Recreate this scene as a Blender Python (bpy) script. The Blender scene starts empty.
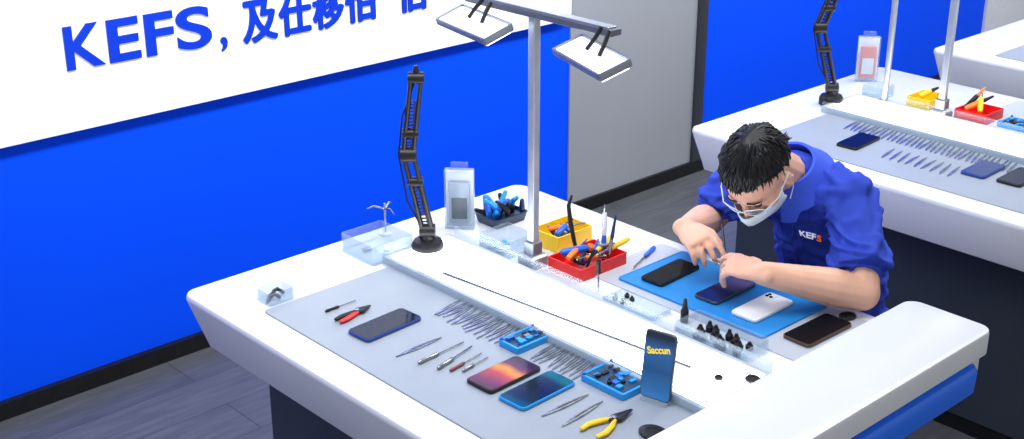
import bpy, bmesh, math, random, time
from mathutils import Vector, Matrix, noise
from mathutils.bvhtree import BVHTree
random.seed(7)
D=bpy.data
COL=bpy.context.scene.collection
pi=math.pi
# ---------------------------------------------------------------- materials
MC={}
def mat(name,col,rough=.5,metal=0,emit=0,var=.04,bump=0,scale=30,coat=0,ecol=None,spec=.5):
    if name in MC: return MC[name]
    m=D.materials.new(name); m.use_nodes=True
    nt=m.node_tree; b=nt.nodes["Principled BSDF"]
    b.inputs["Roughness"].default_value=rough; b.inputs["Metallic"].default_value=metal
    b.inputs["Coat Weight"].default_value=coat; b.inputs["Specular IOR Level"].default_value=spec
    tc=nt.nodes.new("ShaderNodeTexCoord"); n=nt.nodes.new("ShaderNodeTexNoise")
    n.inputs["Scale"].default_value=scale; n.inputs["Detail"].default_value=3
    nt.links.new(tc.outputs["Object"],n.inputs["Vector"])
    r=nt.nodes.new("ShaderNodeValToRGB")
    c0=[max(0,c*(1-var)) for c in col]; c1=[min(1,c*(1+var)) for c in col]
    r.color_ramp.elements[0].color=(*c0,1); r.color_ramp.elements[1].color=(*c1,1)
    r.color_ramp.elements[0].position=.3; r.color_ramp.elements[1].position=.7
    nt.links.new(n.outputs["Fac"],r.inputs["Fac"]); nt.links.new(r.outputs["Color"],b.inputs["Base Color"])
    if bump:
        bp=nt.nodes.new("ShaderNodeBump"); bp.inputs["Strength"].default_value=bump; bp.inputs["Distance"].default_value=.01
        nt.links.new(n.outputs["Fac"],bp.inputs["Height"]); nt.links.new(bp.outputs["Normal"],b.inputs["Normal"])
    if emit:
        b.inputs["Emission Color"].default_value=(*(ecol or col),1); b.inputs["Emission Strength"].default_value=emit
    MC[name]=m; return m
def clear_mat(key,lo,hi,tint):
    m=D.materials.new(key); m.use_nodes=True; nt=m.node_tree; nt.nodes.clear()
    o=nt.nodes.new("ShaderNodeOutputMaterial"); mx=nt.nodes.new("ShaderNodeMixShader")
    t=nt.nodes.new("ShaderNodeBsdfTransparent"); t.inputs[0].default_value=(*tint,1)
    g=nt.nodes.new("ShaderNodeBsdfPrincipled"); g.inputs["Base Color"].default_value=(.60,.69,.76,1); g.inputs["Roughness"].default_value=.06
    lw=nt.nodes.new("ShaderNodeLayerWeight"); lw.inputs[0].default_value=.35
    mr=nt.nodes.new("ShaderNodeMapRange"); mr.inputs["To Min"].default_value=lo; mr.inputs["To Max"].default_value=hi
    nt.links.new(lw.outputs["Facing"],mr.inputs["Value"]); nt.links.new(mr.outputs["Result"],mx.inputs[0])
    nt.links.new(t.outputs[0],mx.inputs[1]); nt.links.new(g.outputs[0],mx.inputs[2]); nt.links.new(mx.outputs[0],o.inputs[0])
    return m
def grad_mat(name,stops,axis=0,half=.07,emit=.35,rough=.1):
    m=D.materials.new(name); m.use_nodes=True; nt=m.node_tree; b=nt.nodes["Principled BSDF"]
    tc=nt.nodes.new("ShaderNodeTexCoord"); sp=nt.nodes.new("ShaderNodeSeparateXYZ"); mr=nt.nodes.new("ShaderNodeMapRange")
    nz=nt.nodes.new("ShaderNodeTexNoise"); nz.inputs["Scale"].default_value=25
    ad=nt.nodes.new("ShaderNodeMath"); ad.operation="MULTIPLY_ADD"; ad.inputs[1].default_value=.02
    nt.links.new(tc.outputs["Object"],sp.inputs[0]); nt.links.new(tc.outputs["Object"],nz.inputs["Vector"])
    nt.links.new(nz.outputs["Fac"],ad.inputs[0]); nt.links.new(sp.outputs[axis],ad.inputs[2])
    nt.links.new(ad.outputs[0],mr.inputs["Value"])
    mr.inputs["From Min"].default_value=-half; mr.inputs["From Max"].default_value=half
    r=nt.nodes.new("ShaderNodeValToRGB"); e=r.color_ramp.elements
    while len(e)<len(stops): e.new(.5)
    for i,(p,c) in enumerate(stops): e[i].position=p; e[i].color=(*c,1)
    nt.links.new(mr.outputs["Result"],r.inputs["Fac"])
    nt.links.new(r.outputs["Color"],b.inputs["Base Color"]); nt.links.new(r.outputs["Color"],b.inputs["Emission Color"])
    b.inputs["Emission Strength"].default_value=emit; b.inputs["Roughness"].default_value=rough; b.inputs["Specular IOR Level"].default_value=.15
    return m
WHITE=mat("white_laminate",(.72,.74,.775),.18,var=.015,scale=4)
GREYMAT=mat("grey_silicone",(.29,.33,.38),.45,var=.03,scale=12)
PALEMAT=mat("pale_grey_surface",(.42,.46,.52),.35,var=.03,scale=10)
DARK=mat("dark_slate_panel",(.034,.044,.062),.45,var=.08,scale=5)
BLACK=mat("black_plastic",(.010,.010,.012),.4,var=.2,spec=.3)
BLACKM=mat("black_metal",(.014,.014,.017),.35,metal=.3,var=.2)
GLOSS=mat("black_glass",(.004,.005,.008),.06,var=.2,spec=.06)
STEEL=mat("steel",(.40,.42,.46),.25,metal=1,var=.1)
ALU=mat("brushed_aluminium",(.36,.39,.43),.30,metal=.55,var=.06,scale=60)
RED=mat("red_plastic",(.80,.012,.010),.35)
YEL=mat("yellow_plastic",(.90,.58,.01),.4)
ORG=mat("orange_plastic",(.88,.2,.02),.4)
BLUEP=mat("blue_plastic",(.01,.12,.62),.35)
CYAN=mat("cyan_silicone",(.005,.30,.80),.5,var=.03,bump=.05,scale=200)
CYANP=mat("light_blue_plastic",(.01,.30,.78),.35)
DKBLUE=mat("dark_blue_glass",(.01,.03,.10),.1)
WP=mat("white_plastic",(.78,.80,.82),.3)
CLEAR=clear_mat("clear_acrylic",.07,.6,(.89,.93,.96))
CLEARG=clear_mat("clear_guard",.04,.45,(.93,.96,.98))
LIGHT=mat("light_diffuser",(1,1,1),.3,emit=7.0,ecol=(.98,.99,1))
# ---------------------------------------------------------------- mesh helpers
def obj(name,me,parent=None,m=None,loc=(0,0,0),rot=(0,0,0),smooth=True,label=None):
    o=D.objects.new(name,me); COL.objects.link(o)
    if m and not me.materials: me.materials.append(m)
    o.location=loc; o.rotation_euler=rot
    if parent: o.parent=parent
    if label: o["label"]=label
    return o
def tag(o,label,cat,group=None):
    o["label"]=label; o["category"]=cat
    if group: o["group"]=group
    return o
def thing(name,label,cat,loc=(0,0,0),rot=(0,0,0),group=None):
    e=D.objects.new(name,None); e.empty_display_size=.03; COL.objects.link(e)
    e.location=loc; e.rotation_euler=rot; tag(e,label,cat,group); return e
def sub(name,parent,loc=(0,0,0),rot=(0,0,0)):
    e=D.objects.new(name,None); e.empty_display_size=.02; COL.objects.link(e); e.parent=parent; e.location=loc; e.rotation_euler=rot; return e
def fin(bm,name,ang=35):
    bmesh.ops.remove_doubles(bm,verts=bm.verts,dist=1e-6)
    bmesh.ops.recalc_face_normals(bm,faces=bm.faces)
    me=D.meshes.new(name); bm.to_mesh(me); bm.free()
    me.polygons.foreach_set("use_smooth",[True]*len(me.polygons))
    me.set_sharp_from_angle(angle=math.radians(ang)); return me
def rr_pts(hx,hy,r,seg=6):
    r=max(min(r,hx-1e-4,hy-1e-4),1e-4); out=[]
    for cx,cy,a0 in ((hx-r,hy-r,0),(-hx+r,hy-r,pi/2),(-hx+r,-hy+r,pi),(hx-r,-hy+r,1.5*pi)):
        for i in range(seg+1):
            a=a0+pi/2*i/seg; out.append((cx+r*math.cos(a),cy+r*math.sin(a)))
    return out
def add_rr(bm,hx,hy,r,prof,c=(0,0),seg=6,M=None):
    loops=[]
    for z,ins in prof:
        L=[]
        for x,y in rr_pts(hx-ins,hy-ins,r-ins,seg):
            v=Vector((x+c[0],y+c[1],z))
            if M: v=M@v
            L.append(bm.verts.new(v))
        loops.append(L)
    n=len(loops[0])
    for a,b in zip(loops,loops[1:]):
        for i in range(n): bm.faces.new((a[i],a[(i+1)%n],b[(i+1)%n],b[i]))
    bm.faces.new(loops[0][::-1]); bm.faces.new(loops[-1])
def rr(name,hx,hy,r,prof,c=(0,0),seg=6,M=None):
    bm=bmesh.new(); add_rr(bm,hx,hy,r,prof,c,seg,M); return fin(bm,name)
def slab(name,hx,hy,z0,z1,r=.005,b=.0015,c=(0,0),M=None):
    return rr(name,hx,hy,r,[(z0,b),(z0+b,0),(z1-b,0),(z1,b)],c,6,M)
def tray_mesh(name,hx,hy,h,t=.003,r=.006,floor=.003,flare=0):
    return rr(name,hx,hy,r,[(0,flare+.001),(.001,flare),(h-.001,0),(h,.0008),(h,t-.0008),(h-.001,t),(floor,t+flare)])
def add_tube(bm,pts,radii,seg=10,lat=None,caps=True):
    pts=[Vector(p) for p in pts]
    R=[(r,r) if not isinstance(r,(tuple,list)) else r for r in radii]
    P=list(pts);RR=list(R)
    if caps:
        t0=(pts[0]-pts[1]).normalized(); t1=(pts[-1]-pts[-2]).normalized()
        r0=min(R[0]);r1=min(R[-1]); pre=[];prer=[]
        for k in (.25,.6,.88):
            pre.append(pts[0]+t0*r0*math.sqrt(1-k*k)); prer.append((R[0][0]*k,R[0][1]*k))
        post=[];postr=[]
        for k in (.88,.6,.25):
            post.append(pts[-1]+t1*r1*math.sqrt(1-k*k)); postr.append((R[-1][0]*k,R[-1][1]*k))
        P=pre+P+post; RR=prer+RR+postr
    prev=None; loops=[]
    for i,p in enumerate(P):
        if i==0: t=P[1]-P[0]
        elif i==len(P)-1: t=P[-1]-P[-2]
        else: t=(P[i+1]-P[i]).normalized()+(P[i]-P[i-1]).normalized()
        t.normalize()
        if lat is not None: u=Vector(lat)
        elif prev is None: u=Vector((0,0,1)) if abs(t.z)<.9 else Vector((1,0,0))
        else: u=prev
        u=(u-t*u.dot(t)).normalized(); prev=u; w=t.cross(u)
        loops.append([bm.verts.new(p+u*RR[i][0]*math.cos(2*pi*k/seg)+w*RR[i][1]*math.sin(2*pi*k/seg)) for k in range(seg)])
    for a,b in zip(loops,loops[1:]):
        for i in range(seg): bm.faces.new((a[i],a[(i+1)%seg],b[(i+1)%seg],b[i]))
    bm.faces.new(loops[0][::-1]); bm.faces.new(loops[-1])
def tube(name,pts,radii,seg=10,caps=False,lat=None):
    bm=bmesh.new()
    if not isinstance(radii,(list,tuple)): radii=[radii]*len(pts)
    add_tube(bm,pts,radii,seg,lat,caps); return fin(bm,name)
def add_ell(bm,c,rad,M=None,sub=3):
    r=bmesh.ops.create_icosphere(bm,subdivisions=sub,radius=1)
    for v in r["verts"]:
        q=Vector((v.co.x*rad[0],v.co.y*rad[1],v.co.z*rad[2]))+Vector(c)
        v.co=M@q if M else q
def lathe(name,prof,seg=24):
    bm=bmesh.new(); loops=[]
    for r,z in prof: loops.append([bm.verts.new((max(r,1e-4)*math.cos(2*pi*k/seg),max(r,1e-4)*math.sin(2*pi*k/seg),z)) for k in range(seg)])
    for a,b in zip(loops,loops[1:]):
        for i in range(seg): bm.faces.new((a[i],a[(i+1)%seg],b[(i+1)%seg],b[i]))
    bm.faces.new(loops[0][::-1]); bm.faces.new(loops[-1]); return fin(bm,name)
def remeshed(bm,name,voxel,smooth=4,m=None,parent=None):
    bmesh.ops.recalc_face_normals(bm,faces=bm.faces)
    me=D.meshes.new(name+"_src"); bm.to_mesh(me); bm.free()
    o=D.objects.new(name+"_src",me); COL.objects.link(o)
    md=o.modifiers.new("r","REMESH"); md.mode="VOXEL"; md.voxel_size=voxel
    s=o.modifiers.new("s","SMOOTH"); s.iterations=smooth; s.factor=.5
    dg=bpy.context.evaluated_depsgraph_get(); dg.update()
    new=D.meshes.new_from_object(o.evaluated_get(dg)); new.name=name
    D.objects.remove(o)
    new.polygons.foreach_set("use_smooth",[True]*len(new.polygons))
    return obj(name,new,parent,m)
def text_mesh(name,body,w,h,ext,bold=.0,multi=0):
    c=D.curves.new(name,"FONT"); c.body=body; c.size=1; c.extrude=.02; c.offset=bold
    o=D.objects.new(name+"_src",c); COL.objects.link(o)
    dg=bpy.context.evaluated_depsgraph_get(); dg.update()
    me=D.meshes.new_from_object(o.evaluated_get(dg)); me.name=name; D.objects.remove(o)
    xs=[v.co.x for v in me.vertices]; ys=[v.co.y for v in me.vertices]
    if not xs: return me
    x0,x1,y0,y1=min(xs),max(xs),min(ys),max(ys)
    for v in me.vertices:
        v.co.x=(v.co.x-x0)/(x1-x0)*w; v.co.y=(v.co.y-y0)/(y1-y0)*h; v.co.z=v.co.z/.02*ext
    if multi:
        bm=bmesh.new()
        for k in range(8):
            n0=len(bm.verts); bm.from_mesh(me); bm.verts.ensure_lookup_table()
            for v in bm.verts[n0:]: v.co+=Vector((multi*math.cos(k*pi/4),multi*math.sin(k*pi/4),k*.00002))
        bm.to_mesh(me); bm.free()
    return me
# ---------------------------------------------------------------- person
SKIN=mat("skin",(.72,.41,.29),.5,var=.06,scale=18,bump=.04,spec=.35)
SHIRT=mat("shirt_blue",(.028,.062,.46),.8,var=.10,scale=9,bump=.2,spec=.2)
HAIR=mat("black_hair",(.004,.004,.005),.45,var=.5,scale=60,spec=.3)
person=thing("person","technician in blue shirt, mask and glasses repairing a phone","person",(2.78,1.76,0))
PO=Vector((2.78,1.76,0))
HC=Vector((2.325,1.700,1.028)); HS=.90
F=Vector((-.60,-.14,-.79)).normalized(); U=Vector((-.78,-.10,.62)); U=(U-F*U.dot(F)).normalized(); Lf=U.cross(F)
HM=Matrix(((F.x*HS,Lf.x*HS,U.x*HS,HC.x),(F.y*HS,Lf.y*HS,U.y*HS,HC.y),(F.z*HS,Lf.z*HS,U.z*HS,HC.z),(0,0,0,1)))
LS=Vector((2.51,1.565,.958));RS=Vector((2.575,1.89,.950)); LE=Vector((2.400,1.448,.797)); RE=Vector((2.49,1.955,.80))
LW=Vector((2.222,1.592,.852)); RW=Vector((2.266,1.852,.868))
lat=(RS-LS).normalized()
def hand(bm,wrist,d,n,side,curl=1.0):
    d=d.normalized(); n=(n-d*n.dot(d)).normalized(); s=(d.cross(n) if side>0 else n.cross(d)).normalized()
    add_tube(bm,[wrist-d*.012,wrist+d*.012,wrist+d*.045,wrist+d*.072],[(.025,.020),(.027,.018),(.035,.015),(.035,.012)],14,s)
    for off,ln,cu,sp in ((.028,.064,(22,32,20),.04),(.009,.070,(40,46,28),.02),(-.010,.066,(54,54,30),-.04),(-.027,.052,(62,56,30),-.12)):
        p=wrist+d*.066+s*off; pts=[p]; a=0; dd=(d+s*sp).normalized()
        for k,c in zip((.45,.32,.26),cu):
            a+=math.radians(c*curl); p=p+(dd*math.cos(a)+n*math.sin(a))*ln*k; pts.append(p)
        add_tube(bm,pts,[.0086,.0081,.0074,.0062],9)
        if off>.02: tip=p
    r0=wrist+d*.022+s*.022; p1=r0+(s*.6+d*.65+n*.45).normalized()*.034; p3=tip+n*.011-d*.004; p2=(p1+p3)/2+(s*.35+n*.3)*.018
    add_tube(bm,[r0,p1,p2,p3],[.0135,.011,.0096,.0073],10)
    return tip+n*.005
bm=bmesh.new()
TP=[Vector((2.82,1.79,.50)),Vector((2.80,1.785,.62)),Vector((2.74,1.77,.74)),Vector((2.66,1.75,.85)),Vector((2.575,1.73,.925)),Vector((2.50,1.722,.975))]
add_tube(bm,TP,[(.150,.10),(.138,.09),(.140,.085),(.150,.082),(.138,.066),(.075,.055)],20,lat)
NB=Vector((2.475,1.715,.985))
add_tube(bm,[NB+Vector((.04,0,-.02)),NB,HM@Vector((-.045,0,-.05))],[.054,.050,.050],14)
add_ell(bm,(-.012,0,.030),(.098,.075,.088),HM); add_ell(bm,(.025,0,-.035),(.060,.058,.072),HM); add_ell(bm,(.048,0,-.085),(.030,.030,.022),HM)
add_ell(bm,(.075,0,.020),(.016,.050,.010),HM,2)
add_tube(bm,[HM@Vector((.086,0,.012)),HM@Vector((.098,0,-.018)),HM@Vector((.102,0,-.032))],[.007,.009,.011],8)
for s in (-1,1):
    add_ell(bm,(.040,s*.047,-.022),(.030,.020,.022),HM,2)
    add_ell(bm,(-.008,s*.080,-.010),(.017,.008,.030),HM,2)
    add_tube(bm,[HM@Vector((.080,s*.012,-.062)),HM@Vector((.086,0,-.062))],[.006,.007],8)
add_tube(bm,[LS,LS.lerp(LE,.5),LE],[.048,.046,.040],14); add_tube(bm,[LE,LE.lerp(LW,.3),LE.lerp(LW,.7),LW],[.040,.044,.034,(.028,.022)],14)
add_tube(bm,[RS,RS.lerp(RE,.5),RE],[.048,.046,.040],14); add_tube(bm,[RE,RE.lerp(RW,.3),RE.lerp(RW,.7),RW],[.040,.042,.032,(.027,.022)],14)
TIPL=hand(bm,LW,Vector((-.20,.97,.06)),Vector((.35,0,-1)),-1,.72)
TIPR=hand(bm,RW,Vector((-.36,-.93,-.04)),Vector((.35,-.1,-1)),1,.72)
legs=[]
for s in (-1,1):
    hip=TP[0]+lat*s*.085; knee=Vector((2.42,hip.y-.02+s*.02,.50)); ank=knee+Vector((.03,0,-.42)); toe=ank+Vector((-.15,0,-.045))
    legs.append((hip,knee,ank,toe))
    add_tube(bm,[hip,hip.lerp(knee,.5),knee],[.078,.066,.050],14); add_tube(bm,[knee,knee.lerp(ank,.35),ank],[.048,.050,.034],12); add_tube(bm,[ank+Vector((.02,0,-.03)),toe],[.032,.028],10)
for v in bm.verts: v.co-=PO
remeshed(bm,"body",.0032,3,SKIN,person)
bm=bmesh.new()
add_tube(bm,[TP[0]+Vector((0,0,-.03))]+TP[1:],[(.170,.118),(.162,.112),(.158,.104),(.164,.096),(.150,.080),(.078,.062)],24,lat)
for S,E in ((LS,LE),(RS,RE)):
    add_tube(bm,[TP[4].lerp(S,.5),S,S.lerp(E,.35),S.lerp(E,.66)],[.073,.060,.057,.059],18,caps=True)
    add_tube(bm,[S.lerp(E,.48),S.lerp(E,.76)],[.060,.070],24,caps=False)
for v in bm.verts: v.co-=PO
shirt=remeshed(bm,"shirt",.0042,2,SHIRT,person)
nrm=[v.normal.copy() for v in shirt.data.vertices]; cos=[v.co.copy() for v in shirt.data.vertices]; flat=[]
for c,n_ in zip(cos,nrm):
    wv=noise.noise(c*5)
    a=noise.noise(Vector((c.x*6+c.z*18+wv*1.5, c.y*8+c.z*5, c.z*5-c.x*9))); rid=(1-min(1,abs(a)*4.2))
    rid=rid*rid*(3-2*rid)
    b=noise.noise(Vector((c.y*15+c.z*10, c.x*10, c.z*9+wv))); rid2=(1-min(1,abs(b)*4)); rid2=rid2*rid2*(3-2*rid2)
    q=c+n_*(rid*.011+rid2*.005-.005); flat+=[q.x,q.y,q.z]
shirt.data.vertices.foreach_set("co",flat); shirt.data.update()
shirt["label"]="royal blue short-sleeved collared work shirt"
TR=BVHTree.FromPolygons([v.co.copy() for v in shirt.data.vertices],[tuple(p.vertices) for p in shirt.data.polygons])
LW1=mat("logo_white",(.9,.92,.95),.6,emit=.3); LO1=mat("logo_orange",(.95,.25,.02),.6,emit=.3)
def patch(s_,w_,hh,y0,z0,mm):
    me=text_mesh("shirt_logo",s_,w_,hh,.0004,.03)
    for v in me.vertices:
        yy=y0-v.co.x; zz=z0+v.co.y
        h=TR.ray_cast(Vector((2.45,yy,zz))-PO,Vector((1,0,0)))
        v.co=(h[0]+Vector((-.0035,0,0))) if h[0] is not None else Vector((2.6,yy,zz))-PO
    obj("shirt_logo",me,shirt,mm)
patch("KEF",.044,.017,1.735,.800,LW1); patch("S",.014,.017,1.688,.800,LO1)
bm=bmesh.new()
ax=(HM@Vector((-.045,0,-.05))-NB).normalized(); ax=(ax*.5+Vector((-.3,0,.75))).normalized()
u=lat.copy(); u=(u-ax*u.dot(ax)).normalized(); w=ax.cross(u)
N=36; rows=[(-.020,.068),(.024,.064),(.046,.059),(.046,.066),(.018,.080),(-.014,.097),(-.016,.099)]
L=[]
cc=NB+Vector((.012,0,-.004)); fwd=-w if w.x>0 else w
for hh,r in rows:
    row=[]
    for i in range(N+1):
        a=math.radians(22+316*i/N); dirv=fwd*math.cos(a)+u*math.sin(a); en=(i<3 or i>N-3) and r>.075
        row.append(bm.verts.new(cc+ax*(hh-(.014 if en else 0))+dirv*r*(1.16 if en else 1)-PO))
    L.append(row)
for a,b in zip(L,L[1:]):
    for i in range(N): bm.faces.new((a[i],a[i+1],b[i+1],b[i]))
col=obj("collar",fin(bm,"collar",50),person,mat("collar_blue",(.048,.105,.66),.8,var=.08,bump=.1,spec=.2)); md=col.modifiers.new("s","SOLIDIFY"); md.thickness=.003
bm=bmesh.new(); add_tube(bm,[TP[0]+Vector((.0,0,-.02)),TP[0]+Vector((0,0,.06))],[(.165,.11),(.160,.11)],20,lat)
for hip,knee,ank,toe in legs:
    add_tube(bm,[hip,hip.lerp(knee,.5),knee],[.088,.076,.062],14); add_tube(bm,[knee,knee.lerp(ank,.4),ank+Vector((0,0,.03))],[.060,.058,.053],14)
for v in bm.verts: v.co-=PO
remeshed(bm,"trousers",.010,4,mat("dark_trousers",(.012,.014,.022),.8,var=.1),person)
for hip,knee,ank,toe in legs:
    bm=bmesh.new(); add_tube(bm,[Vector((ank.x+.03,ank.y,.042)),Vector((ank.x-.05,ank.y,.042)),Vector((toe.x,toe.y,.032))],[(.045,.042),(.044,.042),(.038,.030)],14,(0,1,0))
    for v in bm.verts: v.co-=PO
    obj("shoe",fin(bm,"shoe"),person,BLACK)
# hair
bm=bmesh.new()
bmesh.ops.create_icosphere(bm,subdivisions=6,radius=1)
kill=[]
def limf(q):
    if q.x>.55: return .46
    l=.46-(.55-q.x)*.60
    if q.x<-.1: l=.09-(-q.x)*.72
    return l
crown=Vector((-.45,.1,.88)).normalized()
e1=crown.cross(Vector((0,1,0))).normalized(); e2=crown.cross(e1)
def hp(q,off=0):
    g=(q-crown*q.dot(crown)); a=math.atan2(g.dot(e2),g.dot(e1)); rad=math.acos(max(-1,min(1,q.dot(crown)))); sw=a+rad*.5
    nz=(noise.noise(Vector((math.cos(sw)*8,math.sin(sw)*8,rad*1.5)))*.045+noise.noise(Vector((math.cos(sw)*24,math.sin(sw)*24,rad*3)))*.026)*min(1,rad/.6)+noise.noise(q*2.5)*.05
    k=1+nz+off
    return Vector((-.014+q.x*.106*k,q.y*.084*k,.028+q.z*.096*k))
for v in list(bm.verts):
    q=v.co.copy()
    if q.z<limf(q)+.08*noise.noise(Vector((q.y*10,q.x*10,0))): kill.append(v); continue
    v.co=HM@hp(q)-PO
bmesh.ops.delete(bm,geom=kill,context="VERTS")
edge=[e for e in bm.edges if e.is_boundary]
ex=bmesh.ops.extrude_edge_only(bm,edges=edge)
cI=HM@Vector((-.012,0,.03))-PO
for g in ex["geom"]:
    if isinstance(g,bmesh.types.BMVert): g.co=g.co.lerp(cI,.16)
random.seed(11)
def lock(q,g,ln,r0):
    pts=[];k=q.copy(); o_=random.uniform(-.004,.010)
    for j in range(5):
        pts.append(HM@hp(k,(-.02,.004,.010,.008,-.004)[j]+o_)-PO); k=(k+g*ln/4/.09).normalized()
    add_tube(bm,pts,[r0,r0,r0,r0*.8,r0*.2],5,caps=False)
for i in range(900):
    th_=random.uniform(0,2*pi); ph=random.uniform(.05,1.6)
    q=Vector((math.sin(ph)*math.cos(th_),math.sin(ph)*math.sin(th_),math.cos(ph)))
    if q.z<limf(q)+.14: continue
    g=(q-crown); g-=q*g.dot(q)
    if g.length<.25: continue
    g=g.normalized()+Vector((random.uniform(-.3,.3),random.uniform(-.3,.3),random.uniform(-.2,.2)))
    lock(q,g,random.uniform(.020,.034),random.uniform(.0012,.0024))
for i in range(18):
    p=Vector((-.092+random.uniform(-.01,.01),random.uniform(-.020,.030),-.012+random.uniform(-.02,.02)))
    d=Vector((-.75,random.uniform(-.2,.5),random.uniform(-.9,-.3))).normalized()
    add_tube(bm,[HM@p-PO,HM@(p+d*.020)-PO,HM@(p+d*.042)-PO],[.006,.0042,.0008],6,caps=False)
hair=obj("hair",fin(bm,"hair",60),person,HAIR); hair["label"]="short neat black hair with a small back tuft"
# mask
bm=bmesh.new(); rows=[]
for j in range(9):
    b=j/8; z=-.012-b*.090
    row=[]
    for i in range(17):
        a=math.radians(-78+156*i/16)
        rx=.090+.024*math.sin(pi*min(1,b*1.1+.2)) -.030*max(0,b-.55)
        ry=.069-.016*b
        x=-.002+rx*math.cos(a)+.014*math.exp(-(a/.35)**2)*(1-b*.7); y=ry*math.sin(a)
        x+=.0014*math.sin(b*pi*6)
        row.append(bm.verts.new(HM@Vector((x,y,z+.012*abs(math.sin(a))*(1 if b>.5 else -1)*abs(b-.5)*2))-PO))
    rows.append(row)
for a,b in zip(rows,rows[1:]):
    for i in range(16): bm.faces.new((a[i],a[i+1],b[i+1],b[i]))
mk=obj("face_mask",fin(bm,"face_mask",80),person,mat("mask_cloth",(.60,.73,.82),.8,var=.03),label="pale blue disposable face mask")
md=mk.modifiers.new("s","SOLIDIFY"); md.thickness=.0015
for s in (-1,1):
    for z in (-.015,-.085):
        obj("ear_loop",tube("ear_loop",[HM@Vector((.02,s*.066,z))-PO,HM@Vector((.0,s*.080,z*.6))-PO,HM@Vector((-.02,s*.088,-.01))-PO],[.0010]*3,6),mk,WP)
g=sub("glasses",person)
CF=mat("clear_frame",(.70,.76,.82),.15)
for s in (-1,1):
    pts=[]
    for i in range(25):
        a=2*pi*i/24; yy=s*.032+.026*math.cos(a)
        pts.append(HM@Vector((.106-5.0*yy*yy,yy,.008+.018*math.sin(a)))-PO)
    obj("glasses_rim",tube("glasses_rim",pts,[.0012]*25,6),g,CF)
    bm=bmesh.new(); bm.faces.new([bm.verts.new(p) for p in pts[:-1]]); obj("lens",fin(bm,"lens"),g,CLEARG)
    obj("temple",tube("temple",[HM@Vector((.090,s*.058,.010))-PO,HM@Vector((.05,s*.080,.008))-PO,HM@Vector((-.015,s*.086,.012))-PO],[.0016,.0015,.0015],6),g,CF)
obj("bridge",tube("bridge",[HM@Vector((.105,-.006,.010))-PO,HM@Vector((.108,0,.012))-PO,HM@Vector((.105,.006,.010))-PO],[.0013]*3,6),g,CF)
for s in (-1,1):
    bm=bmesh.new(); add_ell(bm,(.077,s*.030,.003),(.010,.012,.0045),HM,2)
    for v in bm.verts: v.co-=PO
    obj("eye",fin(bm,"eye"),person,mat("eye_dark",(.06,.035,.025),.3))
    obj("eyebrow",tube("eyebrow",[HM@Vector((.088,s*.014,.027))-PO,HM@Vector((.086,s*.034,.030))-PO,HM@Vector((.074,s*.050,.027))-PO],[.0022,.0022,.0012],6),person,HAIR)
# ---------------------------------------------------------------- room
def struct(o): o["kind"]="structure"; return o
BLUEW=mat("blue_wall_paint",(.0,.076,.98),.6,var=.02,scale=1.5,spec=.12)
GREYW=mat("grey_wall_panel",(.31,.33,.37),.5,var=.06,scale=1.2)
def floor_mat():
    m=D.materials.new("floor_planks"); m.use_nodes=True; nt=m.node_tree; b=nt.nodes["Principled BSDF"]
    tc=nt.nodes.new("ShaderNodeTexCoord"); br=nt.nodes.new("ShaderNodeTexBrick")
    br.inputs["Scale"].default_value=1; br.inputs["Brick Width"].default_value=1.2; br.inputs["Row Height"].default_value=.19
    br.inputs["Mortar Size"].default_value=.002; br.inputs["Color1"].default_value=(.085,.09,.10,1); br.inputs["Color2"].default_value=(.105,.11,.12,1); br.inputs["Mortar"].default_value=(.05,.053,.06,1)
    n=nt.nodes.new("ShaderNodeTexNoise"); n.inputs["Scale"].default_value=6; n.inputs["Detail"].default_value=8
    mp=nt.nodes.new("ShaderNodeMapping"); mp.inputs["Scale"].default_value=(1,9,1)
    mx=nt.nodes.new("ShaderNodeMix"); mx.data_type="RGBA"; mx.blend_type="MULTIPLY"; mx.inputs[0].default_value=.8
    r=nt.nodes.new("ShaderNodeValToRGB"); r.color_ramp.elements[0].color=(.4,.4,.4,1); r.color_ramp.elements[1].color=(1.5,1.5,1.5,1)
    L=nt.links.new
    L(tc.outputs["Object"],br.inputs["Vector"]); L(tc.outputs["Object"],mp.inputs[0]); L(mp.outputs[0],n.inputs["Vector"]); L(n.outputs["Fac"],r.inputs[0])
    L(br.outputs["Color"],mx.inputs[6]); L(r.outputs["Color"],mx.inputs[7]); L(mx.outputs[2],b.inputs["Base Color"])
    b.inputs["Roughness"].default_value=.30; b.inputs["Specular IOR Level"].default_value=.35
    return m
def box(name,x0,x1,y0,y1,z0,z1,m,b=.0):
    bm=bmesh.new(); add_rr(bm,(x1-x0)/2,(y1-y0)/2,max(b,.0002),[(z0,b*.5),(z0+max(b,.0003),0),(z1-max(b,.0003),0),(z1,b*.5)],((x0+x1)/2,(y0+y1)/2),seg=2)
    return obj(name,fin(bm,name),None,m)
struct(box("floor",-1.5,10.5,-1.5,3.9,-.05,0,floor_mat()))
struct(box("wall_back",-1.5,10.5,3.62,3.75,0,3.0,BLUEW))
struct(box("wall_panel_grey",3.66,4.44,3.612,3.622,0,3.0,GREYW))
struct(box("trim_1",4.43,4.49,3.60,3.622,0,3.0,mat("trim_dark",(.03,.033,.045),.4)))
struct(box("wall_panel_pale",6.95,10.0,3.60,3.622,0,3.0,mat("pale_wall",(.6,.63,.7),.5)))
struct(box("baseboard_back",-1.5,10.5,3.597,3.621,0,.055,BLACK))
sg=thing("wall_sign","large white illuminated wall sign with bold blue lettering","sign",(2.2,3.6,.84))
SX=2.2
obj("sign_board",slab("sign_board",1.43,.02,0,1.35,.004,.002),sg,mat("sign_white",(.84,.87,.91),.4,emit=.25,ecol=(.97,.98,1),var=.01))
LET=mat("sign_letter_blue",(.002,.040,.58),.5,spec=.2)
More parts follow.
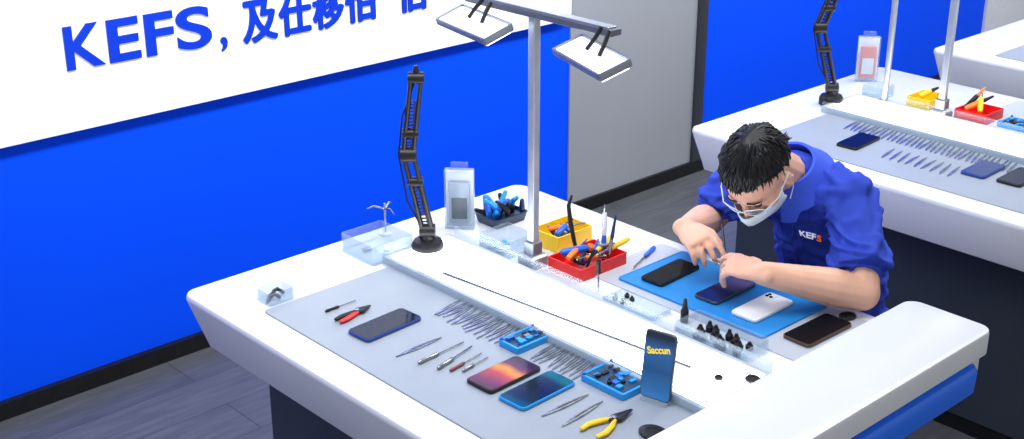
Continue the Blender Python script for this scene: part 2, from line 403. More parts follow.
def letters(s,x0,x1,z0,z1,bold=.02,multi=0):
    me=text_mesh("lettering",s,x1-x0,z1-z0,.003,bold,multi)
    return obj("lettering",me,sg,LET,(x0-SX,-.0235,z0-.84),(pi/2,0,0))
letters("K",1.583,1.702,1.023,1.150,.024); letters("E",1.715,1.816,1.021,1.148,.024); letters("F",1.834,1.928,1.019,1.146,.024); letters("S",1.938,2.056,1.015,1.145,.02)
letters(",",2.085,2.108,.99,1.035,.01)
for ch,a,b in (("及",2.17,2.290),("仕",2.305,2.420),("移",2.435,2.550),("怕",2.565,2.68),("伯",2.785,2.90)):
    letters(ch,a,b,1.0,1.128,0,.0045)
# ---------------------------------------------------------------- workbench
def bench(loc,label):
    t=thing("workbench",label,"workbench",loc,group="repair workbenches")
    cx,cy,hx,hy=.530,.785,.535,.67
    obj("worktop",rr("worktop",hx,hy,.036,[(.605,.05),(.61,.042),(.736,0),(.744,.001),(.7485,.004),(.75,.008)],(cx,cy),8),t,WHITE)
    obj("base_cabinet",slab("base_cabinet",.28,.56,.05,.606,.01,.003,(.43,.80)),t,DARK,label="dark slate base panel")
    obj("plinth",slab("plinth",.275,.555,.0,.05,.01,.002,(.43,.80)),t,BLACK,label="black plinth")
    obj("work_surface",slab("work_surface",.178,.50,.748,.7535,.012,.001,(.255,.735)),t,GREYMAT,label="grey inset work mat")
    obj("work_surface",slab("work_surface",.135,.33,.748,.7525,.012,.001,(.89,.56)),t,PALEMAT,label="pale grey inset work mat")
    tr=obj("light_trough",rr("light_trough",.107,.505,.01,[(.748,0),(.766,0),(.769,.002),(.769,.012),(.762,.014)],(.545,.765)),t,mat("trough_grey",(.42,.47,.52),.15),label="raised grey light trough frame")
    obj("light_diffuser",slab("light_diffuser",.0935,.491,.758,.7645,.004,.001,(.545,.765)),tr,LIGHT,label="glowing white diffuser strip")
    for gx in (.468,.618): obj("channel_rail",slab("channel_rail",.002,.484,.764,.7685,.001,.0005,(gx,.765)),tr,ALU)
    for gx in (.431,.659): obj("acrylic_guard",slab("acrylic_guard",.0025,.49,.750,.789,.001,.0005,(gx,.765)),tr,CLEARG,label="clear acrylic guard edge")
    obj("raised_end",rr("raised_end",.515,.098,.032,[(.745,.012),(.79,.012),(.80,.0),(.843,0),(.8485,.002),(.85,.006)],(.495,.088),8),t,WHITE,label="thick raised white end rail")
    obj("end_skirt",rr("end_skirt",.485,.088,.03,[(.725,.012),(.73,.002),(.775,0),(.785,.006),(.79,.03)],(.480,.070),8),t,mat("bright_blue_skirt",(.003,.15,.88),.3),label="bright blue panel below the end rail")
    return t
bench((1.345,1.12,0),"white workbench with grey mat, glowing light strip and raised end")
bench((3.145,1.12,0),"white workbench with dark base standing behind the technician")
bench((4.57,1.12,0),"white workbench farther along the blue wall")
ZT=.7538
# ---------------------------------------------------------------- phones
def phone(label,x,y,w,l,rz,body,screen,z=ZT,back=False,group=None):
    t=thing("smartphone",label,"phone",(x,y,z),(0,0,rz),group)
    hx,hy=l/2,w/2
    obj("phone_body",rr("phone_body",hx,hy,.011,[(0,.002),(.002,0),(.0065,0),(.008,.0012)]),t,body)
    if not back:
        obj("screen",slab("screen",hx-.0026,hy-.0026,.0078,.0086,.009,.0003),t,screen)
        obj("speaker_slot",slab("speaker_slot",.0012,.008,.0085,.0089,.001,.0001,(hx-.005,0)),t,BLACK)
    else:
        cb=obj("camera_bump",slab("camera_bump",.014,.013,.0078,.0095,.006,.0004,(hx-.02,hy-.018)),t,WP)
        for dx,dy in ((-.005,-.005),(.005,.005),(-.005,.006)):
            obj("camera_lens",lathe("camera_lens",[(.0042,.009),(.0042,.0108),(.0034,.0112)],14),cb,GLOSS,(hx-.02+dx,hy-.018+dy,0))
    return t
SCR_A=mat("screen_navy",(.006,.012,.038),.08,spec=.12)
BB=mat("phone_blue_rim",(.02,.07,.30),.3,metal=.3)
RIM=mat("phone_grey_rim",(.10,.11,.13),.3,metal=.7)
phone("dark smartphone with blue rim lying on the grey mat",1.573,2.105,.072,.158,math.radians(3),BB,SCR_A)
GR=grad_mat("screen_sunset",[(0,(.02,.008,.03)),(.25,(.12,.01,.08)),(.5,(.35,.03,.05)),(.68,(.65,.22,.03)),(.82,(.10,.02,.08)),(1,(.02,.01,.05))],0,.068,.1)
phone("dark smartphone with purple and orange sunset screen",1.611,1.764,.076,.146,math.radians(2),BLACKM,GR)
GR2=grad_mat("screen_ocean",[(0,(.0,.10,.16)),(.2,(.005,.02,.05)),(.6,(.004,.008,.016)),(.85,(.005,.02,.04)),(1,(.0,.10,.14))],0,.07,.1)
phone("smartphone with cyan rim and dark teal screen",1.616,1.672,.074,.152,math.radians(2),CYANP,GR2)
phone("black smartphone on the blue silicone mat",2.235,1.862,.066,.152,math.radians(3),BLACKM,GLOSS,z=.7565)
GR3=grad_mat("screen_violet",[(0,(.01,.01,.02)),(.5,(.012,.012,.03)),(1,(.10,.09,.22))],0,.07,.2)
phone("black smartphone being repaired under the hands",2.252,1.712,.066,.152,math.radians(1),RIM,GR3,z=.7565)
phone("white smartphone lying face down with camera bump",2.241,1.598,.070,.146,math.radians(1),WP,GLOSS,z=.7565,back=True)
phone("black smartphone lying beside the blue mat",2.244,1.452,.072,.160,math.radians(-1),mat("bronze_rim",(.12,.07,.045),.3,metal=.6),GLOSS,z=.7528)
m=thing("silicone_mat","bright blue silicone repair mat under the phones","mat",(2.245,1.722,.7526))
obj("mat_sheet",slab("mat_sheet",.118,.212,0,.0035,.01,.0008),m,CYAN)
obj("mat_rim",rr("mat_rim",.118,.212,.01,[(.0033,0),(.0048,.0005),(.0048,.003),(.0036,.004)]),m,mat("cyan_rim",(.01,.22,.6),.5))
t=thing("display_phone","smartphone standing upright showing yellow lettering","phone",(1.772,1.492,ZT),(0,0,math.radians(12)))
R90=Matrix(((0,0,-1,0),(0,-1,0,0),(1,0,0,0),(0,0,0,1)))
SL=Matrix.Translation((0,0,.074))@Matrix.Rotation(math.radians(7),4,'Y')
SM=SL@R90
obj("phone_body",rr("phone_body",.070,.034,.010,[(0,.002),(.002,0),(.0065,0),(.008,.001)],M=SM),t,RIM)
sc=obj("screen",rr("screen",.0675,.0315,.008,[(.0078,.0003),(.0086,.0003)],M=SM),t,grad_mat("screen_standing",[(0,(.02,.03,.06)),(.15,(.02,.06,.14)),(.35,(.01,.02,.05)),(.55,(.04,.18,.42)),(.75,(.02,.08,.2)),(.9,(.03,.12,.30)),(1,(.02,.03,.05))],2,.145,.4))
tm=text_mesh("screen_lettering","Saccun",.050,.015,.0003,.03)
TX=Matrix(((0,0,-1,-.0092),(-1,0,0,0),(0,1,0,0),(0,0,0,1)))
Mx=SL@TX@Matrix.Translation((-.024,.020,0))@Matrix.Rotation(math.radians(14),4,'Z')
for v in tm.vertices: v.co=Mx@v.co
obj("screen_lettering",tm,sc,mat("yellow_print",(.9,.65,.03),.4,emit=.5,ecol=(.9,.65,.03)))
obj("holder_foot",slab("holder_foot",.025,.03,0,.006,.004,.001),t,CLEAR)
# ---------------------------------------------------------------- fixtures
def fixture(label,x,y,lx,ly,rz=0,z=ZT,h=.014):
    t=thing("board_fixture",label,"repair fixture",(x,y,z),(0,0,rz),"blue circuit board fixtures")
    hx,hy=lx/2,ly/2
    obj("fixture_frame",rr("fixture_frame",hx,hy,.006,[(0,.001),(.001,0),(h-.001,0),(h,.001),(h,.006),(h-.004,.007)]),t,CYANP)
    obj("circuit_board",slab("circuit_board",hx-.008,hy-.009,h-.004,h-.001,.002,.0005),t,mat("board_dark",(.01,.05,.10),.4))
    random.seed(int(x*1000))
    for i in range(20):
        a=random.uniform(-hx+.014,hx-.014); b=random.uniform(-hy+.014,hy-.014)
        obj("chip",slab("chip",random.uniform(.003,.010),random.uniform(.002,.007),h-.001,h+.0015+.0002*i,.0005,.0002,(a,b)),t,random.choice([STEEL,BLACK,CYANP,CYANP,CYANP,BLUEP]))
    for sx in (-1,1):
        obj("clamp_knob",lathe("clamp_knob",[(.004,h-.001),(.004,h+.004),(.003,h+.005)],12),t,BLUEP,(sx*(hx-.005),hy-.006,0))
fixture("light blue fixture holding a small circuit board",1.745,1.843,.102,.062)
fixture("large light blue fixture holding a phone circuit board",1.758,1.590,.090,.118)
# ---------------------------------------------------------------- tweezers etc.
def tweezer_mesh(L=.105,w=.0045):
    bm=bmesh.new()
    for s in (-1,1):
        add_tube(bm,[(-L/2,0,.0015),(-L/2+.02,s*.0018,.0016),(-L*.1,s*w,.002),(L*.25,s*w*.8,.002),(L/2,s*.0006,.0015)],[(.0012,.002),(.0012,.0026),(.0012,.0026),(.0010,.002),(.0005,.0007)],6,(0,0,1))
    return fin(bm,"tweezers")
TWA=[tweezer_mesh(.098,.0032),tweezer_mesh(.088,.0036),tweezer_mesh(.104,.0028)]; TWS=tweezer_mesh(.125,.0045); TWR=tweezer_mesh(.100,.0022)
TSTEEL=mat("tweezer_steel",(.32,.34,.38),.2,metal=.95,var=.35,scale=90)
def tweez(x,y,rz,me=None,z=ZT,label="slim silver steel tweezers",group="tweezers in a row"):
    o=obj("tweezers",me or random.choice(TWA),None,TSTEEL,(x,y,z),(0,0,rz)); tag(o,label,"tweezers",group); return o
for i in range(15): tweez(1.738+random.uniform(-.006,.006),2.085-i*.0148,math.radians(random.uniform(-7,7)+8))
for i in range(9): tweez(1.750+random.uniform(-.004,.006),1.788-i*.0150,math.radians(random.uniform(-7,7)+8))
tweez(1.566,1.979,math.radians(1),TWS,label="silver tweezers lying by itself",group="loose tweezers")
tweez(1.620,1.596,math.radians(-1),TWS,label="silver tweezers near the pliers",group="loose tweezers")
tweez(1.621,1.551,math.radians(6),TWS,label="silver tweezers near the pliers",group="loose tweezers")
def driver(label,x,y,rz,L,hcol,z=ZT,hr=.0045,hl=.45,rot=None,name="screwdriver"):
    t=thing(name,label,name.replace("_"," "),(x,y,z),rot if rot else (0,0,rz))
    zz=hr if rot is None else 0
    obj("handle",tube("handle",[(-L/2,0,zz),(-L/2+.004,0,zz),(-L/2+L*hl*.5,0,zz),(-L/2+L*hl*.9,0,zz),(-L/2+L*hl,0,zz)],[hr*.6,hr,hr*.85,hr,hr*.5],12),t,hcol)
    obj("shaft",tube("shaft",[(-L/2+L*hl,0,zz),(L/2-.004,0,zz),(L/2,0,zz)],[hr*.35,hr*.35,hr*.15],8),t,TSTEEL)
    return t
driver("thin dark screwdriver on the grey mat",1.560,2.250,0,.085,BLACKM,hr=.0035)
driver("steel driver with knurled handle",1.581,1.924,math.radians(3),.13,TSTEEL,hr=.0045)
driver("steel probe with ringed handle",1.588,1.888,math.radians(13),.12,TSTEEL,hr=.0048)
driver("small screwdriver with red handle",1.592,1.858,math.radians(8),.10,mat("dull_red",(.20,.05,.06),.4),hr=.0038)
driver("short steel screwdriver with thin shaft",1.600,1.838,math.radians(7),.08,TSTEEL,hr=.0038)
driver("blue handled screwdriver lying behind the mat",2.258,1.968,math.radians(-160),.14,BLUEP,z=.7528,hr=.006)
driver("black and blue screwdriver standing upright",2.043,1.915,0,.085,BLACK,z=.7925,hr=.006,rot=(0,math.radians(88),0))
def pliers(label,x,y,rz,cols,L=.11,z=ZT,jm=None,gap=.022):
    t=thing("pliers",label,"pliers",(x,y,z),(0,0,rz))
    for s,cm in ((-1,cols[0]),(1,cols[1])):
        obj("grip",tube("grip",[(-L*.5,s*gap*.9,.006),(-L*.35,s*gap,.006),(-L*.15,s*gap*.65,.006),(0,s*.005,.006)],[(.004,.005),(.005,.006),(.005,.006),(.004,.004)],10,True,(0,0,1)),t,cm)
        obj("jaw",tube("jaw",[(-.004,-s*.004,.006),(.012,s*.006,.006),(L*.42,s*.0015,.006)],[(.004,.005),(.004,.008),(.0015,.0015)],8,True,(0,0,1)),t,jm or TSTEEL)
    obj("pivot",lathe("pivot",[(.005,.001),(.005,.0115),(.003,.012)],14),t,STEEL,(.004,0,0))
pliers("small black cutting pliers with red accents",1.562,2.196,math.radians(8),(RED,BLACK),.105,jm=BLACK,gap=.009)
pliers("yellow handled pliers with steel jaws",1.640,1.490,math.radians(2),(YEL,YEL),.13,jm=BLACKM)
RODM=mat("rod_grey",(.16,.17,.19),.3,metal=.6)
o=obj("steel_rod",tube("steel_rod",[(1.822,2.204,.7725),(1.889,1.508,.7725)],[.0038,.0038],10),None,RODM); tag(o,"long thin steel rod lying along the light strip","rod")
def disc(x,y,r,label,z=.75,sy=1):
    o=obj("rubber_pad",lathe("rubber_pad",[(r*.92,0),(r,.002),(r,.005),(r*.9,.0065),(r*.5,.0065),(r*.45,.005)],24),None,BLACK,(x,y,z)); o.scale=(1,sy,1); tag(o,label,"pad")
disc(1.950,1.400,.016,"round black rubber pad",.7646)
disc(1.905,1.450,.009,"small black rubber button",.7646)
disc(2.352,1.449,.022,"black oval rubber cup",.7526,.8)
disc(1.665,1.41,.025,"dark oval cap on the grey mat",ZT,1.2)
disc(2.150,1.355,.007,"tiny black rubber button",.7527)
# ---------------------------------------------------------------- containers
def container(name,label,cx,cy,hx,hy,h,m,z=.7502,cat="tray",rz=0,t=.003,flare=0):
    o=obj(name,tray_mesh(name,hx,hy,h,t,.006,.003,flare),None,m,(cx,cy,z),(0,0,rz)); tag(o,label,cat); return o
container("red_tray","open red plastic tool tray",2.133,2.037,.080,.057,.032,RED,t=.004)
container("yellow_tray","open yellow plastic parts box",2.195,2.185,.062,.047,.042,YEL,t=.004)
container("acrylic_box","clear acrylic box beside the lamp post",2.060,2.245,.050,.050,.045,CLEAR)
container("acrylic_box","clear acrylic tray at the bench corner",1.815,2.448,.062,.065,.05,CLEAR)
container("acrylic_box","clear acrylic holder with black clips",1.480,2.390,.034,.028,.03,CLEAR)
container("acrylic_tray","clear acrylic tray holding black nozzles",2.054,1.565,.044,.095,.028,CLEAR,z=.7528)
container("acrylic_tray","low clear acrylic tray beside the light strip",2.047,1.80,.035,.075,.012,CLEAR,z=.7528)
random.seed(3)
def nozzle(x,y,z,h,r,m,lab,tilt=(0,0,0),group="black nozzles"):
    o=obj("nozzle",lathe("nozzle",[(r,0),(r,h*.5),(r*.7,h*.6),(r*.4,h),(r*.25,h)],14),None,m,(x,y,z),tilt); tag(o,lab,"nozzle",group)
for i in range(15):
    nozzle(2.028+.020*(i%3)+random.uniform(-.003,.003),1.50+.027*(i//3)+.01*(i%2),.7562,random.uniform(.014,.026),.0085,BLACK,"small black metal nozzle")
nozzle(2.071,1.680,.7528,.055,.009,BLACKM,"tall black nozzle standing outside the tray")
for x,y in ((2.04,1.858),(2.065,1.845),(2.06,1.825),(2.035,1.83)):
    nozzle(x,y,.7562,.012,.006,BLACK,"short black nozzle tip",group="short nozzle tips")
for x,y in ((2.04,2.27),(2.06,2.24),(2.075,2.265),(2.035,2.235),(1.80,2.47),(1.84,2.44)):
    o=obj("metal_part",slab("metal_part",.012,.007,0,.006,.003,.001),None,random.choice([TSTEEL,WP,CYANP]),(x,y,.7535),(0,0,random.uniform(0,3))); tag(o,"small metal part in a clear box","metal part","small parts in clear boxes")
for x,y in ((1.468,2.382),(1.488,2.397)):
    o=obj("clip",tube("clip",[(-.014,0,.004),(-.004,.006,.012),(.006,.006,.014),(.014,-.003,.006)],[.0045]*4,8,True),None,BLACK,(x,y,.7538)); tag(o,"small black plastic clip in a clear holder","clip","black clips")
def stick(name,label,cat,a,b,r,parts,group=None):
    a=Vector(a);b=Vector(b); t=thing(name,label,cat,a,group=group)
    for t0,t1,k0,k1,mm,pn in parts:
        p=(b-a)*t0;q=(b-a)*t1
        obj(pn,tube(pn,[p,p+(q-p)*.15,p+(q-p)*.85,q],[r*k0*.7,r*k0,r*k1,r*k1*.8],10),t,mm)
    return t
stick("marker_pen","white and blue pen standing upright in the red tray","pen",(2.180,2.028,.756),(2.190,2.038,.895),.0065,[(0,.45,1,1,BLUEP,"pen_body"),(.45,.85,1,1,WP,"pen_cap"),(.85,1,.5,.3,STEEL,"pen_tip")])
stick("marker_pen","dark blue pen leaning in the red tray","pen",(2.17,2.005,.756),(2.205,2.015,.87),.005,[(0,.5,1,1,STEEL,"pen_body"),(.5,1,1,.6,DKBLUE,"pen_cap")])
stick("brush","thin brush leaning in the red tray","brush",(2.09,2.005,.756),(2.12,1.99,.84),.004,[(0,.7,.8,1,BLACK,"handle"),(.7,1,.9,.6,BLUEP,"bristles")])
stick("soldering_iron","soldering iron with blue grip resting across the tray","soldering iron",(2.08,2.075,.79),(2.20,2.01,.80),.009,[(0,.5,1,1,BLUEP,"grip"),(.5,.6,1.2,1,ORG,"collar"),(.6,1,.5,.3,STEEL,"barrel")])
stick("hand_tool","black handled tool lying in the red tray","hand tool",(2.075,2.01,.785),(2.16,2.06,.79),.007,[(0,.6,1,.9,BLACK,"grip"),(.6,1,.5,.3,STEEL,"barrel")])
stick("hand_tool","orange handled tool lying in the tray","hand tool",(2.07,2.04,.788),(2.17,2.075,.80),.008,[(0,.6,1,.9,ORG,"grip"),(.6,1,.5,.3,STEEL,"barrel")])
stick("hand_tool","blue handled tool lying in the red tray","hand tool",(2.10,2.07,.785),(2.185,2.045,.79),.007,[(0,.6,1,.9,CYANP,"grip"),(.6,1,.5,.3,BLACK,"barrel")])
o=obj("curved_tongs",tube("curved_tongs",[(2.16,2.105,.775),(2.158,2.12,.83),(2.165,2.135,.87),(2.18,2.14,.890)],[.005,.006,.005,.003],8,True),None,BLACK); tag(o,"curved black tongs leaning on the yellow box","tongs")
stick("hand_tool","yellow handled tool lying over the tray edge","hand tool",(2.14,2.005,.79),(2.27,2.03,.785),.007,[(0,.3,.5,.6,STEEL,"blade"),(.3,1,1,1,YEL,"handle")])
stick("hand_tool","yellow handled tool crossing the red tray","hand tool",(2.10,2.00,.792),(2.235,2.06,.79),.007,[(0,.35,.5,.6,BLACK,"blade"),(.35,1,1,1,YEL,"handle")])
stick("hand_tool","black and blue tool in the yellow box","hand tool",(2.15,2.16,.79),(2.235,2.19,.80),.008,[(0,.6,1,1,BLUEP,"handle"),(.6,1,.7,.4,BLACK,"blade")])
stick("hand_tool","orange tool in the yellow box","hand tool",(2.16,2.20,.79),(2.24,2.15,.80),.006,[(0,.6,1,1,ORG,"handle"),(.6,1,.7,.4,STEEL,"blade")])
random.seed(21)
for i in range(6):
    cx_=2.133+random.uniform(-.045,.045); cy_=2.037+random.uniform(-.025,.025); a=random.uniform(0,pi); l=random.uniform(.025,.038); z_=.765+.004*i
    cm=[BLACK,YEL,BLUEP,TSTEEL,ORG,BLACK][i]
    stick("hand_tool","short loose hand tool among others in the red tray","hand tool",(cx_-l*math.cos(a),cy_-l*.7*math.sin(a),z_),(cx_+l*math.cos(a),cy_+l*.7*math.sin(a),z_+.012),.006,[(0,.6,1,1,cm,"handle"),(.6,1,.7,.4,TSTEEL,"blade")],"loose tools in the red tray")
for i in range(4):
    cx_=2.195+random.uniform(-.03,.03); cy_=2.185+random.uniform(-.02,.02); a=random.uniform(0,pi); l=.028; z_=.765+.007*i
    stick("hand_tool","short dark tool among others in the yellow box","hand tool",(cx_-l*math.cos(a),cy_-l*.7*math.sin(a),z_),(cx_+l*math.cos(a),cy_+l*.7*math.sin(a),z_+.010),.006,[(0,.6,1,1,[BLACK,CYANP,BLACK,BLUEP][i],"handle"),(.6,1,.7,.4,TSTEEL,"blade")],"loose tools in the yellow box")
t=thing("tool_rack","black rack filled with blue and dark hand tools","tool rack",(2.180,2.395,.7502))
obj("rack_body",rr("rack_body",.058,.045,.012,[(0,.008),(.024,0),(.026,.001),(.026,.004),(.018,.005)]),t,mat("rack_navy",(.01,.03,.08),.4))
random.seed(5)
for i in range(26):
    x=random.uniform(-.050,.050); y=random.uniform(-.036,.036); h=random.uniform(.02,.052)
    obj("tool_handle",tube("tool_handle",[(x,y,.01),(x,y,.014+h*.5),(x+random.uniform(-.03,.03),y+random.uniform(-.02,.02),.016+h)],[.005,.008,.006],8,True),t,random.choice([BLUEP,BLACK,CYANP,BLACK,CYANP,DKBLUE]))
def package(label,x,y,rz,z=.7502,red=False):
    t=thing("blister_package",label,"package",(x,y,z),(0,0,rz))
    obj("package_shell",rr("package_shell",.013,.038,.004,[(0,.001),(.002,0),(.158,0),(.16,.002)]),t,CLEAR)
    obj("card_insert",slab("card_insert",.0015,.036,.003,.155,.001,.0005,(.006,0)),t,WP)
    obj("boxed_phone",slab("boxed_phone",.004,.027,.015,.125,.003,.001,(-.003,0)),t,mat("pale_box",(.40,.46,.55),.3) if not red else mat("pinkish_card",(.8,.30,.30),.5))
    obj("window",slab("window",.0008,.020,.028,.085,.001,.0002,(-.0085,0)),t,mat("window_grey",(.06,.08,.11),.3) if not red else WP)
    obj("hang_tab",slab("hang_tab",.002,.022,.155,.178,.002,.0005,(.004,0)),t,CLEAR)
package("clear package with a boxed phone standing upright",2.068,2.430,math.radians(42))
package("clear package with pink and white card standing upright",4.00,2.49,math.radians(42),red=True)
t=thing("helping_hand_stand","small white clamp stand with crossed thin arms","clamp stand",(1.900,2.525,.7502))
obj("stand_foot",lathe("stand_foot",[(.016,0),(.016,.004),(.006,.007)],18),t,WP)
obj("post",tube("post",[(0,0,.005),(0,0,.085)],[.0025,.0025],8),t,STEEL)
for a in (0.5,2.4,4.6):
    obj("clamp_arm",tube("clamp_arm",[(0,0,.07),(.028*math.cos(a),.028*math.sin(a),.078),(.045*math.cos(a),.045*math.sin(a),.070)],[.003,.0025,.001],6),t,STEEL)
# ---------------------------------------------------------------- articulated arm
def magnifier_arm(label,base,elbow,top):
    base=Vector(base); t=thing("articulated_arm",label,"articulated arm",base,group="articulated black arms")
    e=Vector(elbow)-base; tp=Vector(top)-base
    obj("arm_base",lathe("arm_base",[(.036,0),(.040,.005),(.040,.024),(.034,.034),(.018,.040),(.015,.060),(.008,.064)],28),t,BLACK)
    p0=Vector((0,0,.058)); side=Vector((.73,-.68,0))
    def seg(a,b,nm):
        d=(b-a); u=side; w=d.normalized().cross(u)
        for s in (-1,1):
            for q in (-1,1):
                obj(nm,tube(nm,[a+side*s*.012+w*q*.006,b+side*s*.012+w*q*.006],[.0055,.0055],8),t,BLACKM)
        pts=[];N=80
        for i in range(N+1):
            k=i/N; ang=i*1.05
            pts.append(a+d*(.10+.6*k)+u*.007*math.cos(ang)+w*.007*math.sin(ang))
        obj("spring",tube("spring",pts,[.0018]*len(pts),5),t,BLACKM)
    seg(p0,e,"lower_rod"); seg(e,tp,"upper_rod")
    for q,rad in ((p0,.018),(e,.019),(tp,.014),(e*.72+tp*.28,.012),(p0*.35+e*.65,.012)):
        obj("joint",tube("joint",[q-side*.019,q+side*.019],[rad,rad],16),t,BLACK)
    obj("end_bracket",tube("end_bracket",[tp,tp+Vector((0,0,.018)),tp+Vector((0,0,.03))],[.009,.008,.005],10),t,BLACK)
    c=[p0+Vector((-.01,0,0)),p0.lerp(e,.4)+Vector((-.025,.018,0)),e+Vector((-.020,.012,0)),e.lerp(tp,.5)+Vector((-.020,.014,0)),tp]
    obj("cable",tube("cable",c,[.0022]*5,6),t,BLACK)
magnifier_arm("black jointed arm on a round base beside the light strip",(1.905,2.362,.7502),(1.876,2.391,1.005),(1.893,2.375,1.195))
magnifier_arm("black jointed arm on the bench by the wall",(3.674,2.41,.7502),(3.635,2.45,1.01),(3.70,2.40,1.24))
# ---------------------------------------------------------------- lamps
LC=mat("lamp_cover_white",(.9,.93,.96),.3,emit=1.6,ecol=(.97,.99,1))
BAR=mat("crossbar_grey",(.11,.12,.14),.35,metal=.4)
FR=mat("lamp_frame_grey",(.20,.22,.25),.35,metal=.6)
def gantry(label,x,y,top=1.36):
    t=thing("bench_lamp",label,"lamp",(x,y,.7502),group="bench lamps")
    h=top-.75
    obj("lamp_base",rr("lamp_base",.028,.028,.008,[(0,0),(.026,0),(.030,.004),(.032,.010)]),t,ALU)
    obj("clamp_collar",rr("clamp_collar",.017,.017,.005,[(.030,.002),(.032,0),(.062,0),(.064,.002)]),t,FR)
    obj("post",rr("post",.0105,.0105,.003,[(.030,0),(h,0)]),t,ALU)
    obj("crossbar",slab("crossbar",.018,.235,h,h+.016,.004,.002,(0,-.015)),t,BAR)
    obj("crossbar_cover",slab("crossbar_cover",.013,.225,h+.0155,h+.019,.004,.001,(0,-.015)),t,ALU)
    for cx,cy,rz,z_ in ((-.050,-.230,math.radians(-20),.048),(-.062,.132,math.radians(-12),.040)):
        hd=sub("lamp_head",t,(cx,cy,h-z_),(0,math.radians(-20),rz))
        obj("head_frame",rr("head_frame",.040,.116,.005,[(0,.003),(.003,0),(.016,0),(.018,.001),(.018,.0045),(.012,.005)]),hd,FR)
        obj("head_cover",slab("head_cover",.0345,.110,.008,.0145,.005,.001),hd,LC)
        obj("light_panel",slab("light_panel",.034,.109,-.004,.003,.005,.0005),hd,mat("lamp_panel",(1,1,1),.3,emit=4,ecol=(.95,.98,1)))
        for by in (-.03,.03): obj("bracket",tube("bracket",[(.006,by,.016),(.028,by*.8,.032),(.050,by*.6,z_+.004)],[.005,.005,.005],8),hd,BLACK)
gantry("aluminium post lamp with crossbar and two white light heads",2.043,2.132)
gantry("aluminium post lamp on the rear workbench",3.812,2.085,1.42)
t=thing("pole","round steel pole standing on the rear workbench","pole",(3.801,2.287,.7502))
obj("pole_base",lathe("pole_base",[(.028,0),(.028,.008),(.018,.012)],24),t,ALU)
obj("pole_shaft",tube("pole_shaft",[(0,0,.01),(0,0,.9)],[.010,.010],16),t,ALU)
obj("pole_cap",lathe("pole_cap",[(.013,.895),(.013,.91),(.008,.915)],16),t,BLACK)
# ---------------------------------------------------------------- rear bench goods
phone("dark smartphone on the rear workbench mat",3.397,2.118,.072,.150,math.radians(4),BLACKM,GLOSS)
phone("smartphone with blue rim on the rear mat",3.443,1.731,.074,.140,math.radians(2),BB,mat("screen_blue",(.015,.04,.15),.15,spec=.15))
phone("black smartphone beside the blue one",3.46,1.628,.074,.150,math.radians(2),BLACKM,SCR_A)
for i in range(9): tweez(3.375,2.0-i*.027,math.radians(random.uniform(-6,6)+8),TWR,group="tweezers on the rear mat")
for i in range(34): tweez(3.525,2.23-i*.0165,math.radians(random.uniform(-6,6)+10),TWR,group="tweezers on the rear mat")
container("yellow_tray","open yellow plastic parts box on the rear bench",3.90,2.19,.055,.045,.035,YEL,t=.004)
container("red_tray","open red plastic tool tray on the rear bench",3.895,2.00,.060,.055,.034,RED,t=.004)
stick("hand_tool","orange tool in the rear red tray","hand tool",(3.86,2.03,.782),(3.94,1.98,.82),.010,[(0,.6,1,1,ORG,"handle"),(.6,1,.7,.4,BLACK,"blade")])
stick("hand_tool","yellow tool in the rear red tray","hand tool",(3.865,1.98,.782),(3.93,2.02,.84),.009,[(0,.6,1,1,YEL,"handle"),(.6,1,.7,.4,STEEL,"blade")])
stick("hand_tool","black tool in the rear red tray","hand tool",(3.88,2.04,.78),(3.92,2.0,.85),.008,[(0,.6,1,1,BLACK,"handle"),(.6,1,.7,.4,ORG,"blade")])
stick("hand_tool","yellow tool in the rear yellow box","hand tool",(3.87,2.2,.785),(3.93,2.17,.81),.010,[(0,.6,1,1,YEL,"handle"),(.6,1,.7,.4,BLACK,"blade")])
fixture("light blue fixture on the rear workbench",3.91,1.86,.09,.12,z=.7502)
container("acrylic_box","clear acrylic tray on the rear bench",3.875,2.36,.040,.040,.04,CLEAR)
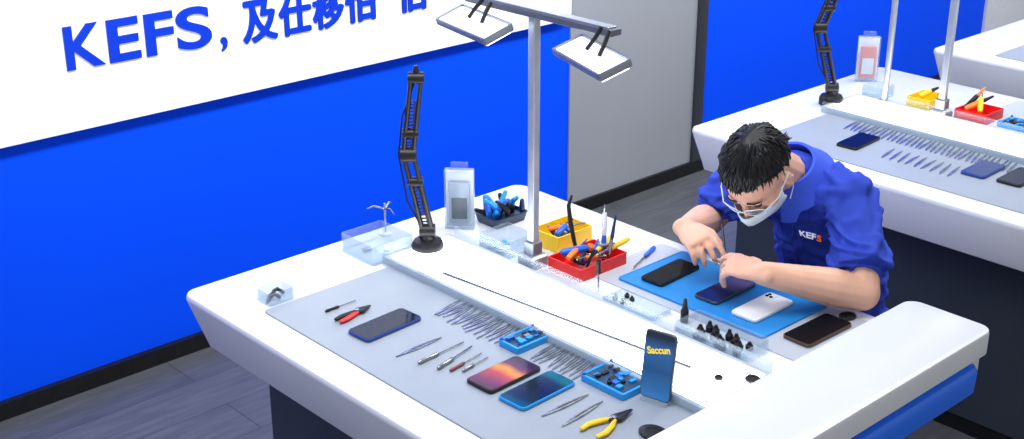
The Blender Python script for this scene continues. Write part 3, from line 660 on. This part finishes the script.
# held items
tp0=TIPR+Vector((-.022,-.026,-.030)); tp1=TIPR+Vector((.040,.045,.055))
stick("precision_tool","thin steel precision tool held over the phone","tool",tp0,tp1,.0028,[(0,.4,.4,.8,STEEL,"tip"),(.4,1,1,1,BLACKM,"handle")])
o=obj("small_phone_part",slab("small_phone_part",.014,.007,-.0015,.0015,.002,.0005),None,STEEL,TIPL+Vector((0,.010,0)),(.3,.2,1.2)); tag(o,"small metal phone part held between fingertips","phone part")
t=thing("stool","round black work stool under the technician","stool",(2.86,1.79,0))
obj("seat",lathe("seat",[(.15,.30),(.18,.31),(.185,.33),(.18,.355),(.15,.362)],32),t,BLACK)
obj("pole",tube("pole",[(0,0,.06),(0,0,.305)],[.02,.02],14),t,STEEL)
for i in range(5):
    a=2*pi*i/5; obj("foot",tube("foot",[(0,0,.07),(.22*math.cos(a),.22*math.sin(a),.05)],[.018,.012],8,True),t,BLACK)
    obj("caster",lathe("caster",[(.012,0),(.02,.008),(.02,.03),(.012,.04)],12),t,BLACK,(.22*math.cos(a),.22*math.sin(a),0))
# ---------------------------------------------------------------- lights, camera
def area(x,y,z,sx,sy,e,col=(1,1,1),rot=(0,0,0)):
    l=D.lights.new("unseen_area_light","AREA"); l.shape="RECTANGLE"; l.size=sx; l.size_y=sy; l.energy=e; l.color=col
    o=D.objects.new("unseen_area_light",l); o.location=(x,y,z); o.rotation_euler=rot; COL.objects.link(o); return o
area(1.5,1.6,3.3,1.6,.6,40,(.98,.99,1)); area(4.5,1.8,3.3,1.6,.6,40,(.98,.99,1))
for x in (1.2,3.6,6.4): area(x,1.9,2.9,2.2,.5,56,(.98,.99,1),(math.radians(66),0,0))  # unseen wall washers, added and tilted to brighten the back wall
w=D.worlds.new("w"); bpy.context.scene.world=w; w.use_nodes=True
w.node_tree.nodes["Background"].inputs[0].default_value=(.95,.97,1,1); w.node_tree.nodes["Background"].inputs[1].default_value=.54
cd=D.cameras.new("camera"); cam=D.objects.new("camera",cd); COL.objects.link(cam)
cd.sensor_width=36; cd.lens=1338*36/1024; cd.clip_start=.05
p=math.radians(21.98); az=math.radians(47.2)
cam.location=(0,0,2.06)
cam.rotation_euler=Vector((math.cos(p)*math.cos(az),math.cos(p)*math.sin(az),-math.sin(p))).to_track_quat('-Z','Y').to_euler()
bpy.context.scene.camera=cam
bpy.context.scene.view_settings.view_transform="Standard"
